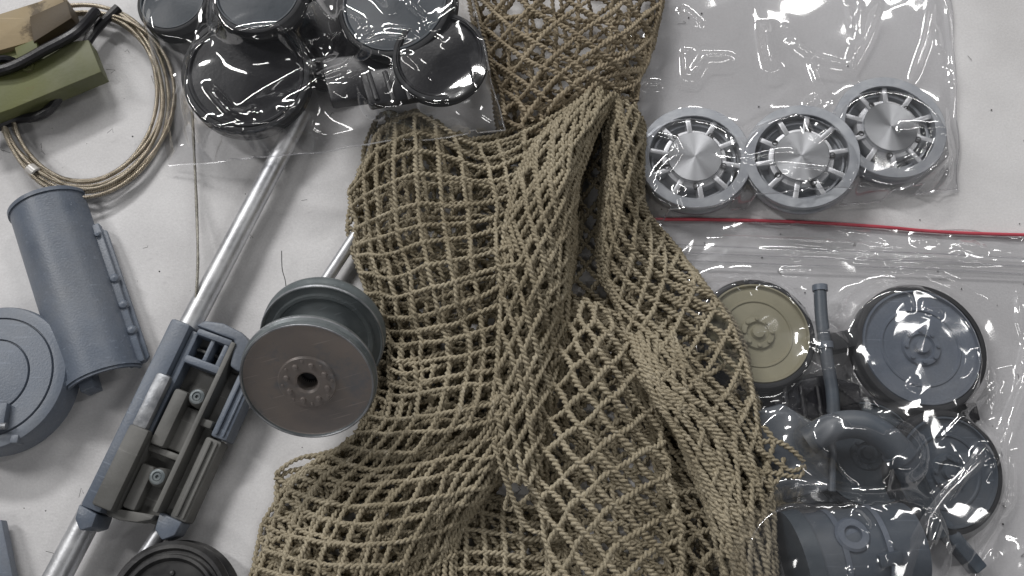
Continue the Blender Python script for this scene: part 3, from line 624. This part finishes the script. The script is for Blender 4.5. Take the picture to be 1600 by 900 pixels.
for q in range(3):
    x0 = 575 + q * 26; V, F = sweep(P([x0, x0 + 14], [112, 156], [113, 113]), 4, 8); link('rib', V, F, 'black_plastic', bp_)

road_wheel('road_wheel', 1424, 552, 6, 100, 36, 'blue_grey', 'black_rubber', 'blue grey road wheel with black tyre, uppermost in the zip bag', g2, (.05, .05, 1))
road_wheel('road_wheel', 1460, 738, 8, 89, 34, 'blue_grey_dark', 'black_rubber', 'blue grey road wheel under the clear ribbon and beside the bent pipe', g2, (.2, -.1, 1))
road_wheel('road_wheel', 1174, 532, 6, 88, 36, 'olive_tan', 'black_rubber', 'olive tan road wheel half covered by the edge of the net', g2, (.05, .1, 1))
road_wheel('road_wheel', 1345, 712, 3, 84, 30, 'navy_plastic', 'black_rubber', 'dark wheel lying underneath the bent grey pipe', g2, (0, 0, 1))
V, F = sweep(spline(P([1281, 1284, 1292, 1300, 1303], [452, 500, 560, 610, 650], [44, 46, 46, 44, 40]), 8), 9.5, 20)
tb = thing('small_tube', 'narrow grey tube standing between the olive tan wheel and the blue grey wheel', 'tube', P(1290, 550)); link('tube_wall', V, F, 'blue_grey_dark', tb)
V, F = sweep(P([1281.5, 1280.8], [455, 446], [44, 44]), 11.5, 20); link('collar', V, F, 'blue_grey', tb); V, F = sweep(P([1289, 1290.5], [535, 545], [46, 46]), 11.5, 20); link('collar', V, F, 'blue_grey', tb)
V, F = box(-30, 30, -14, 14, 0, 40, 5); link('bracket', V, F, 'black_rubber', tb, frame(P(1305, 540, 6), spin=.2))
poly = P([1205, 1290, 1345, 1350, 1300, 1215], [600, 585, 600, 650, 668, 655], 34)[:, :2]; V, F = prism([tuple(q) for q in poly], 3, 34, 5)
hs_ = thing('black_housing', 'black housing under the foot of the narrow grey tube', 'model part', P(1280, 630)); link('housing_body', V, F, 'black_plastic', hs_)
for q in range(4):
    V, F = sweep(P([1225 + q * 26, 1232 + q * 26], [604, 652], [36, 36]), 4, 8); link('rib', V, F, 'black_plastic', hs_)
pipe = thing('bent_pipe', 'blue grey pipe bent in an arc over the dark wheel', 'pipe', P(1350, 700))
V, F = sweep(spline(P([1262, 1300, 1345, 1385, 1408, 1425], [690, 668, 664, 685, 712, 742], [62, 76, 82, 80, 72, 60]), 12), 20, 28); link('pipe_bend', V, F, 'blue_grey_dark', pipe)
V, F = sweep(P([1400, 1410], [703, 715], [74, 70]), 23, 28); link('pipe_collar', V, F, 'blue_grey_dark', pipe)
V, F = sweep(P([1414, 1462], [722, 835], [64, 30]), 18, 28); link('pipe_leg', V, F, 'navy_plastic', pipe)
pl = thing('flat_cover', 'blue grey cover plate under the frayed edge of the net', 'model part', P(1240, 710))
poly = P([1150, 1222, 1285, 1302, 1300, 1190], [650, 630, 668, 700, 765, 790], 40)[:, :2]; V, F = prism([tuple(q) for q in poly], 4, 44, 5); link('cover_body', V, F, 'blue_grey_dark', pl)
V, F = sweep(P([1290, 1302, 1300], [668, 700, 768], [46, 46, 46]), 5, 10); link('cover_edge', V, F, 'blue_grey_dark', pl)
dr = thing('drum_housing', 'blue grey drum housing at the lower edge of the zip bag', 'model part', P(1310, 860))
V, F = sweep(P([1255, 1420], [880, 856], [56, 50]), [66, 62], 48); link('drum', V, F, 'blue_grey_dark', dr)
for xa, ya, ra in ((1300, 873.5, 67.5), (1365, 864, 66)):
    V, F = sweep(P([xa - 4, xa + 4], [ya + .6, ya - .6], [54, 54]), ra, 48); link('drum_rib', V, F, 'blue_grey', dr)
V, F = lathe([(24, -12), (24, 6), (21, 9), (12, 9), (11, 4), (0, 4)], 32); link('drum_port', V, F, 'blue_grey', dr, frame(P(1330, 838, 108), (.05, .35, 1)))
V, F = box(-16, 16, -9, 9, -8, 10, 3); link('drum_lug', V, F, 'blue_grey_dark', dr, frame(P(1388, 872, 112), (.1, -.2, 1), .2))
V, F = sweep(P([1238, 1262], [884, 879], [52, 52]), 74, 48); link('drum_flange', V, F, 'navy_plastic', dr)
V, F = box(-45, 45, -10, 10, 0, 30, 3); tag(link('flat_bar', V, F, 'blue_grey_dark', None, frame(P(1487, 850, 2), spin=-.95)), 'short dark bar sticking out below the clear ribbon', 'model part')
V, F = box(-9, 9, -14, 14, 0, 26, 3); tag(link('small_block', V, F, 'black_plastic', None, frame(P(1508, 648, 2), spin=.1)), 'tiny dark block at the tyre edge between two blue grey wheels', 'model part')

# ------------------------------------------------------------------ bag films
from mathutils.geometry import delaunay_2d_cdt
def facets(X, Y, spacing, stretch, ang, seed):
    """flat crumple facets between sharp creases, heights -1..1"""
    rg = random.Random(seed); ca, sa = math.cos(ang), math.sin(ang)
    U = (X * ca + Y * sa) / stretch; W = -X * sa + Y * ca
    u0, u1, w0, w1 = U.min() - spacing, U.max() + spacing, W.min() - spacing, W.max() + spacing; pts = []; zz = []
    for a in np.arange(u0, u1 + spacing, spacing):
        for b in np.arange(w0, w1 + spacing, spacing):
            pts.append(Vector((a + rg.uniform(-.48, .48) * spacing, b + rg.uniform(-.48, .48) * spacing))); zz.append(rg.uniform(-1, 1))
    vs, es, fs, ov, oe, of = delaunay_2d_cdt(pts, [], [], 0, 1e-6)
    hh = [zz[o[0]] if o else 0 for o in ov]; out = np.zeros(X.shape)
    for f in fs:
        (ax_, ay), (bx, by), (cx, cy) = [tuple(vs[q]) for q in f[:3]]; den = (by - cy) * (ax_ - cx) + (cx - bx) * (ay - cy)
        if abs(den) < 1e-9: continue
        m_ = (U >= min(ax_, bx, cx)) & (U <= max(ax_, bx, cx)) & (W >= min(ay, by, cy)) & (W <= max(ay, by, cy))
        if not m_.any(): continue
        u, w_ = U[m_], W[m_]; l1 = ((by - cy) * (u - cx) + (cx - bx) * (w_ - cy)) / den; l2 = ((cy - ay) * (u - cx) + (ax_ - cx) * (w_ - cy)) / den; l3 = 1 - l1 - l2
        ok = (l1 >= -1e-6) & (l2 >= -1e-6) & (l3 >= -1e-6); v = out[m_]; v[ok] = (l1 * hh[f[0]] + l2 * hh[f[1]] + l3 * hh[f[2]])[ok]; out[m_] = v
    return out
def film(name, corners, hc, obst, nx, ny, iters, wr, creases=(), mat='film', parent=None, seed=1, edge_noise=6., smooth_after=2, rc=(), blur=4, fac=()):
    """a sheet hung over what lies in the bag: relaxed over obstacles, then wrinkled and creased"""
    s, t = np.meshgrid(np.linspace(0, 1, nx), np.linspace(0, 1, ny))
    Wc = [P(x, y, h) for (x, y), h in zip(corners, hc)]                 # TL TR BR BL
    q = (Wc[0] * ((1 - s) * (1 - t))[..., None] + Wc[1] * (s * (1 - t))[..., None] + Wc[2] * (s * t)[..., None] + Wc[3] * ((1 - s) * t)[..., None])
    X, Y, Z0 = q[..., 0].copy(), q[..., 1].copy(), q[..., 2].copy()
    eb = np.minimum(np.minimum(s, 1 - s), np.minimum(t, 1 - t)); ed = np.clip(1 - eb * 8, 0, 1)
    X += ed * edge_noise * vnoise(Y / 60, Y * 0 + seed, seed); Y += ed * edge_noise * vnoise(X / 60, X * 0 + seed, seed + 1)
    O = Z0.copy()
    for (x, y, h, r) in obst:
        c_ = P(x, y, h); d = np.hypot(X - c_[0], Y - c_[1]); O = np.maximum(O, np.where(d < r, h + 3, 0))
    Z = O.copy()
    for _ in range(iters):
        A_ = Z.copy(); A_[1:-1, 1:-1] = .25 * (Z[:-2, 1:-1] + Z[2:, 1:-1] + Z[1:-1, :-2] + Z[1:-1, 2:])
        Z = np.maximum(O, A_)
    for _ in range(smooth_after):
        Z[1:-1, 1:-1] = .5 * Z[1:-1, 1:-1] + .125 * (Z[:-2, 1:-1] + Z[2:, 1:-1] + Z[1:-1, :-2] + Z[1:-1, 2:])
    wx = X + 10 * vnoise(X / 90, Y / 90, seed + 7); wy = Y + 10 * vnoise(X / 90, Y / 90, seed + 8)
    add = 0
    for amp, lx, ly, ang, k in wr:
        ca, sa = math.cos(ang), math.sin(ang); u = wx * ca + wy * sa; v = -wx * sa + wy * ca
        n = vnoise(u / lx, v / ly, seed + k); add = add + amp * (.5 + n)
    for amp, spacing, stretch, ang in fac: add = add + amp * (.8 + facets(wx, wy, spacing, stretch, ang, seed + int(spacing)))
    Z = Z + np.maximum(add, -1.5) * np.clip(eb * 14 + .25, 0, 1)
    rg = random.Random(seed); creases = list(creases)
    for (cnt, x0, x1, y0, y1, hh, ln, ang, spread) in rc:                # random straight-ish creases within a patch
        for _ in range(cnt):
            x, y = rg.uniform(x0, x1), rg.uniform(y0, y1); an = ang + rg.gauss(0, spread); l = ln * rg.uniform(.4, 1.3); pts = [(x, y, hh)]
            for _ in range(rg.choice((1, 2, 2, 3))):
                x += l / 2 * math.cos(an); y += l / 2 * math.sin(an); an += rg.gauss(0, .35); pts.append((x, y, hh))
            creases.append((pts, rg.uniform(3, 9.5), rg.uniform(7, 22), rg.uniform(6, 12)))
    for pts, hgt, w0, w1 in creases:                                     # a crease: a soft rise on one side, a sharp fall on the other
        pw = P([a[0] for a in pts], [a[1] for a in pts], np.array([a[2] if len(a) > 2 else 20 for a in pts], float))[:, :2]
        best = np.full(X.shape, 1e9); sgn = np.zeros(X.shape); along = np.zeros(X.shape); nseg = len(pw) - 1
        for si, (a_, b_) in enumerate(zip(pw[:-1], pw[1:])):
            d_ = b_ - a_; l2 = (d_ ** 2).sum(); tt = np.clip(((X - a_[0]) * d_[0] + (Y - a_[1]) * d_[1]) / l2, 0, 1)
            ex, ey = X - a_[0] - tt * d_[0], Y - a_[1] - tt * d_[1]; dd = np.hypot(ex, ey); sg = np.sign(d_[0] * ey - d_[1] * ex)
            m_ = dd < best; best = np.where(m_, dd, best); sgn = np.where(m_, sg, sgn); along = np.where(m_, (si + tt) / nseg, along)
        g = np.where(sgn > 0, np.clip(1 - best / w0, 0, 1) ** 1.5, np.clip(1 - best / w1, 0, 1) ** 1.5); Z = Z + hgt * g * np.clip(1.15 - np.abs(np.clip(along, 0, 1) - .5) ** 3 * 9, 0, 1)
    for _ in range(blur):
        Z[1:-1, 1:-1] = .5 * Z[1:-1, 1:-1] + .125 * (Z[:-2, 1:-1] + Z[2:, 1:-1] + Z[1:-1, :-2] + Z[1:-1, 2:])
    i = np.arange(ny - 1)[:, None] * nx; j = np.arange(nx - 1)[None]
    F = np.stack([i + j + nx, i + j + nx + 1, i + j + 1, i + j], -1).reshape(-1, 4)
    V = np.stack([X, Y, Z], -1)
    o = link(name, V.reshape(-1, 3), F, mat, parent, sharp=0)
    return o, V
def seal(V, which, parent, r=1.3, inset=0):
    n = {'l': V[:, inset], 'r': V[:, -1 - inset], 'b': V[-1 - inset], 't': V[inset]}[which]
    v, f = sweep(n + np.array((0, 0, .4)), r, 6); link('seam', v, f, 'film_seal', parent)
def back(corners, hc, parent):
    Wc = np.array([P(x, y, h) for (x, y), h in zip(corners, hc)]); link('back_film', Wc, [(3, 2, 1, 0)], 'film_back', parent, smooth=False)
# bag of dark wheels
bag1 = thing('clear_bag', 'crumpled clear bag holding black wheels, its corner lying on the net', 'plastic bag', P(480, 100))
K1 = [(212, -70), (722, -70), (786, 203), (262, 262)]
ob1 = [(392, 128, 88, 100), (412, 2, 124, 76), (628, 18, 140, 90), (285, 20, 48, 62), (520, 70, 60, 60), (690, 100, 130, 76), (560, 125, 92, 50), (610, 135, 116, 45), (740, 180, 112, 30)]
cr1 = [([(314, 28, 90), (296, 90, 75), (268, 165, 30)], 16, 34, 9), ([(470, -5, 100), (520, 35, 110), (580, 70, 110)], 14, 16, 24), ([(580, 70, 110), (582, 85, 110)], 8, 10, 10),
       ([(574, -5, 120), (600, 20, 120), (622, 45, 120)], 16, 46, 16), ([(665, -10, 120), (645, 35, 120), (668, 58, 120)], 10, 12, 10), ([(330, 150, 60), (370, 195, 60), (410, 215, 56)], 9, 16, 10),
       ([(715, 0, 116), (718, 36, 116), (724, 48, 116)], 8, 8, 8), ([(375, 78, 90), (440, 68, 95), (500, 120, 90)], 9, 12, 14), ([(490, 150, 80), (560, 110, 100), (660, 80, 120)], 10, 20, 14), ([(300, 210, 8), (310, 245, 5)], 5, 10, 10), ([(620, 120, 116), (605, 155, 112)], 8, 8, 10)]
wr1 = [(5, 190, 82, 1.1, 1)]
fo, FV = film('front_film', K1, (3, 120, 116, 3), ob1, 250, 150, 160, wr1, [(a_, b_ * 1.4, c_, d_ * .8) for a_, b_, c_, d_ in cr1], mat='film_dark', parent=bag1, seed=12, blur=2, fac=[(15, 74, 2.2, 1.0), (1.6, 34, 2.4, .3)], rc=[(4, 240, 740, -20, 130, 90, 130, 1.0, .5), (5, 560, 760, 60, 180, 115, 60, .4, .8), (5, 280, 480, 190, 250, 10, 60, .3, .6)])
for q in 'rb': seal(FV, q, bag1)
# bag of spoked wheels
bag2 = thing('clear_bag', 'clear bag lying flat over three spoked aluminium wheels', 'plastic bag', P(1245, 200))
K2 = [(985, -70), (1482, -70), (1496, 252), (985, 346)]
K2 = [(985, -70), (1482, -70), (1500, 300), (985, 348)]
ob2 = [(1082, 262, 46, 84), (1247, 262, 62, 86), (1390, 220, 46, 88)]
cr2 = [([(1190, 32), (1196, 80), (1204, 112)], 15, 34, 14), ([(1228, 62), (1270, 88), (1328, 102)], 12, 12, 18), ([(1328, 102), (1352, 60), (1380, -6)], 13, 16, 10), ([(1060, 12), (1098, 44)], 8, 12, 12),
       ([(1075, 125), (1100, 86), (1150, 86)], 9, 10, 16), ([(1068, 75), (1072, 122)], 9, 30, 8), ([(1000, 212, 46), (1052, 222, 46), (1060, 240, 46), (1032, 285, 46)], 5, 8, 8), ([(1120, 240, 60), (1170, 252, 70), (1240, 236, 70)], 7, 8, 12),
       ([(1190, 262, 66), (1290, 276, 66), (1330, 300, 62)], 9, 12, 14), ([(1150, 255, 50), (1148, 290, 50), (1166, 322, 46)], 6, 10, 8), ([(1460, -10), (1446, 65), (1425, 128)], 10, 14, 9), ([(1472, -10, 5), (1484, 90, 5), (1490, 190, 5)], 8, 10, 8), ([(1485, 240, 8), (1430, 290, 10), (1372, 334, 8)], 9, 12, 9),
       ([(1325, -5), (1336, 45)], 6, 8, 7), ([(1350, -5), (1342, 60)], 5, 7, 7), ([(1000, 132), (1036, 132)], 9, 16, 10), ([(1262, 160, 40), (1288, 140, 40)], 8, 16, 10)]
wr2 = [(3, 160, 80, .5, 1)]
fo, FV = film('front_film', K2, (3, 3, 4, 4), ob2, 260, 190, 130, wr2, [(a_, b_ * 1.3, c_, d_) for a_, b_, c_, d_ in cr2], mat='film_soft', parent=bag2, seed=33, blur=3, fac=[(9, 85, 1.8, .9), (1.2, 40, 2.0, 2.2)], rc=[(3, 1020, 1440, 0, 140, 15, 90, 1.0, .6), (12, 1010, 1460, 180, 320, 48, 80, .3, .8), (5, 1450, 1490, 20, 280, 6, 70, 1.5, .2)])
for q in 'rb': seal(FV, q, bag2)
back(K2, (1.2,) * 4, bag2)
# zip bag of road wheels
bag3 = thing('zip_bag', 'clear zip bag with a red closing strip, full of blue grey parts', 'plastic bag', P(1380, 640))
K3 = [(985, 338), (1660, 372), (1640, 990), (1100, 990)]
ob3 = [(1424, 552, 46, 100), (1462, 740, 54, 94), (1174, 532, 46, 90), (1345, 712, 100, 40), (1400, 705, 96, 30), (1300, 680, 94, 30), (1290, 550, 60, 30), (1240, 710, 50, 60), (1330, 868, 128, 68), (1252, 880, 132, 76), (1295, 872, 130, 70), (1370, 862, 122, 64), (1408, 858, 118, 62), (1487, 850, 34, 30)]
cr3 = [([(1150, 450, 60), (1190, 430, 40), (1240, 462, 50)], 11, 14, 14), ([(1430, 860, 90), (1450, 800, 90), (1500, 745, 80)], 9, 10, 10), ([(1600, 520, 4), (1585, 620, 4), (1545, 730, 6)], 7, 10, 9), ([(1400, 420, 6), (1480, 440, 6), (1540, 470, 6)], 7, 10, 8),
       ([(1100, 372, 6), (1250, 382, 6), (1420, 392, 6)], 6, 9, 7), ([(1430, 340, 6), (1520, 352, 6), (1600, 372, 6)], 8, 9, 8), ([(1180, 395, 6), (1330, 402, 6), (1600, 418, 6)], 5, 7, 6), ([(1520, 700, 30), (1470, 790, 50)], 6, 8, 8), ([(1320, 800, 110), (1345, 830, 115)], 8, 12, 12)]
wr3 = [(3, 120, 56, .4, 1)]
fo, FV = film('front_film', K3, (3, 3, 3, 3), ob3, 300, 290, 200, wr3, [(a_, b_ * 1.3, c_, d_) for a_, b_, c_, d_ in cr3], mat='film_soft', parent=bag3, seed=55, blur=2, fac=[(8, 60, 1.9, .3), (1.7, 28, 1.6, 1.2)], rc=[(18, 1050, 1580, 360, 440, 6, 70, .08, .25), (8, 1180, 1540, 450, 780, 64, 44, .6, 1.0), (6, 1230, 1480, 760, 900, 110, 40, .8, 1.0), (7, 1530, 1600, 420, 880, 5, 120, 1.8, .3)])
for q in 't': seal(FV, q, bag3)
back(K3, (1.0,) * 4, bag3)
zp = spline(P([1000, 1100, 1250, 1370, 1450, 1530, 1640], [343, 343, 347, 354, 361, 365, 368], [6, 6, 6, 6, 6, 6, 6]), 14)
V, F = sweep(zp, 2.8, 8); link('zip_strip', V, F, 'red_zip', bag3)
for yy in (396, 408, 420):
    V, F = sweep(spline(P([1050, 1250, 1450, 1640], [yy - 14, yy - 6, yy, yy + 10], [12, 12, 12, 10]), 20), 1.6, 6); link('zip_rib', V, F, 'film_seal', bag3)
# clear ribbon across the parts
c1 = spline(P([1405, 1432, 1470, 1505, 1526, 1530], [930, 845, 782, 745, 722, 700], [112, 112, 104, 96, 88, 82]), 10); T, n, b = frames(c1)
wd = np.interp(np.linspace(0, 1, len(c1)), [0, .5, .85, 1], [9, 7, 10, 5])[:, None]
V = np.concatenate([c1 - n * wd, c1 + np.array((0, 0, 3.)), c1 + n * wd]); k = len(c1)
F = [(q, q + 1, k + q + 1, k + q) for q in range(k - 1)] + [(k + q, k + q + 1, 2 * k + q + 1, 2 * k + q) for q in range(k - 1)]
tag(link('clear_ribbon', V, F, 'film_ribbon', sharp=0), 'narrow folded strip of clear film over the lower road wheel', 'film strip')
